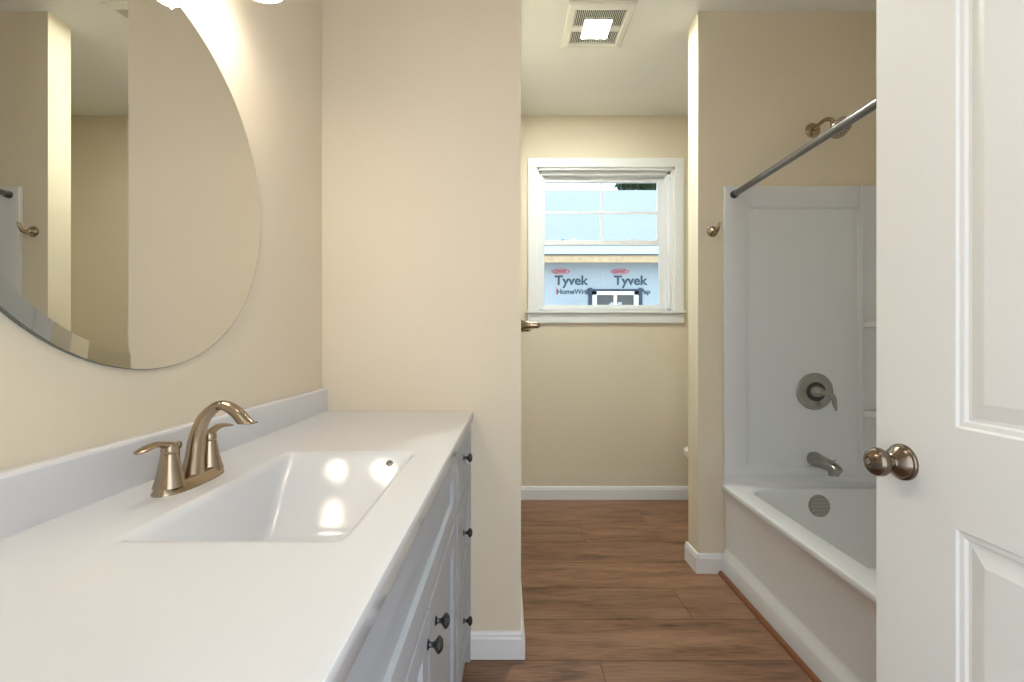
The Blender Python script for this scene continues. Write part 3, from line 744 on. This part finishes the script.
def make_spout():
    v = empty('tub_spout', (1.500, YF, .560), 'satin nickel tub spout with diverter pull above the bathtub rim', 'tub spout')
    pts = [(0, 0, 0), (0, -.03, 0), (0, -.09, .001), (0, -.13, -.001), (0, -.155, -.006), (0, -.160, -.008)]
    bm = sweep(pts, [(.033, .032), (.031, .030), (.027, .026), (.025, .023), (.023, .019), (.018, .014)], up=(0, 0, 1), n=28, power=2.6)
    obj('spout_body', bm, 'satin', v, True)
    obj('spout_outlet', sweep([(0, -.132, -.006), (0, -.134, -.022), (0, -.137, -.036)], [(.020, .021), (.0195, .020), (.019, .019)], up=(0, 1, 0), n=24, k=3, power=2.6), 'satin', v, True)
    obj('diverter_pull', lathe([(.0035, .012), (.0035, .030), (.0065, .031), (.0075, .035), (.006, .039), (0, .040)], (0, -.138, 0), (0, 0, 1), 18), 'satin', v, True)
make_spout(); bpy.data.objects['tub_spout'].rotation_euler = (math.radians(4), 0, 0)
# robe hook on the tub end wall
def make_hook():
    v = empty('robe_hook', (1.013, YT, 1.664), 'small nickel robe hook on the narrow wall strip beside the tub surround', 'hook')
    obj('hook_base', lathe([(0, 0), (.0265, 0), (.0265, .003), (.023, .009), (.014, .014), (.0105, .020), (0, .021)], (0, 0, 0), (0, -1, 0), 36), 'nickel', v, True)
    obj('hook_arm', sweep([(0, -.014, 0), (0, -.030, -.008), (.001, -.048, -.007), (.002, -.060, .008), (.003, -.064, .030)], [.0105, .0098, (.0100, .0085), (.0090, .0068), (.0075, .0052)], up=(1, 0, 0), n=16), 'nickel', v, 'all')
make_hook()
# towel bar on the toilet area's left wall: only its near post shows past the corner
def make_bar():
    v = empty('towel_bar', (XS, 1.722, 1.191), 'nickel towel bar whose flared post pokes out past the wall corner', 'towel bar')
    for d in (0, .61):
        obj('bar_post', lathe([(0, 0), (.0245, 0), (.0245, .003), (.0225, .007), (.0170, .020), (.0135, .034), (.0118, .050), (.0125, .066), (.0110, .073), (.0065, .078), (0, .079)], (0, d, 0), (1, 0, 0), 32), 'nickel', v, True)
    obj('bar_rail', sweep([(.066, .004, -.001), (.066, .3, -.001), (.066, .606, -.001)], [.0075]*3, n=16, k=1), 'nickel', v, True)
make_bar()

# ------------------------------------------------------------------ toilet behind the tub wall
def make_toilet():
    v = empty('toilet', (1.50, 2.80, 0), 'white ceramic toilet mostly hidden behind the tub end wall', 'toilet')
    # local: nose towards -X
    def egg(x0, x1, w, z, n=40):
        out = []; xc = x0+(x1-x0)*.55
        for i in range(n):
            t = 2*PI*i/n; c, s = math.cos(t), math.sin(t)
            out.append((xc+(c*(x1-xc) if c > 0 else c*(xc-x0)), w*s*(1 if c < 0 else (1-.10*c*c)), z))
        return out
    bm = loops(bmesh.new(), [egg(-.20, .22, .11, 0), egg(-.205, .22, .112, .02), egg(-.20, .21, .10, .10), egg(-.24, .20, .105, .20), egg(-.31, .18, .145, .30), egg(-.345, .15, .175, .37), egg(-.352, .14, .18, .395), egg(-.345, .135, .175, .405),
                             egg(-.30, .09, .135, .405), egg(-.28, .07, .12, .36), egg(-.20, .02, .08, .25), egg(-.12, -.02, .04, .22)], cap0=True, cap1=True)
    B((.05, .24, -.11, .11, .0, .38), bm=bm)
    obj('bowl', bm, 'ceramic', v, True)
    bm = loops(bmesh.new(), [egg(-.362, .13, .186, .407), egg(-.367, .13, .19, .414), egg(-.362, .13, .186, .424), egg(-.28, .07, .12, .424), egg(-.28, .07, .12, .407), egg(-.362, .13, .186, .407)])
    obj('seat', bm, 'ceramic', v, True)
    bm = loops(bmesh.new(), [egg(-.362, .135, .186, .427), egg(-.368, .135, .19, .434), egg(-.364, .135, .187, .443), egg(-.34, .12, .17, .448)], cap0=True, cap1=True)
    obj('lid', bm, 'ceramic', v, True)
    obj('tank', B((.19, .385, -.21, .21, .385, .74)), 'ceramic', v, bevel=.02, seg=4)
    obj('tank_lid', B((.18, .395, -.22, .22, .742, .775)), 'ceramic', v, bevel=.010, seg=3)
    obj('flush_lever', sweep([(.188, -.15, .68), (.170, -.15, .68), (.165, -.12, .678), (.165, -.07, .672)], [.009, .008, .006, .006], up=(0, 0, 1), n=12), 'satin', v, 'all')
make_toilet()
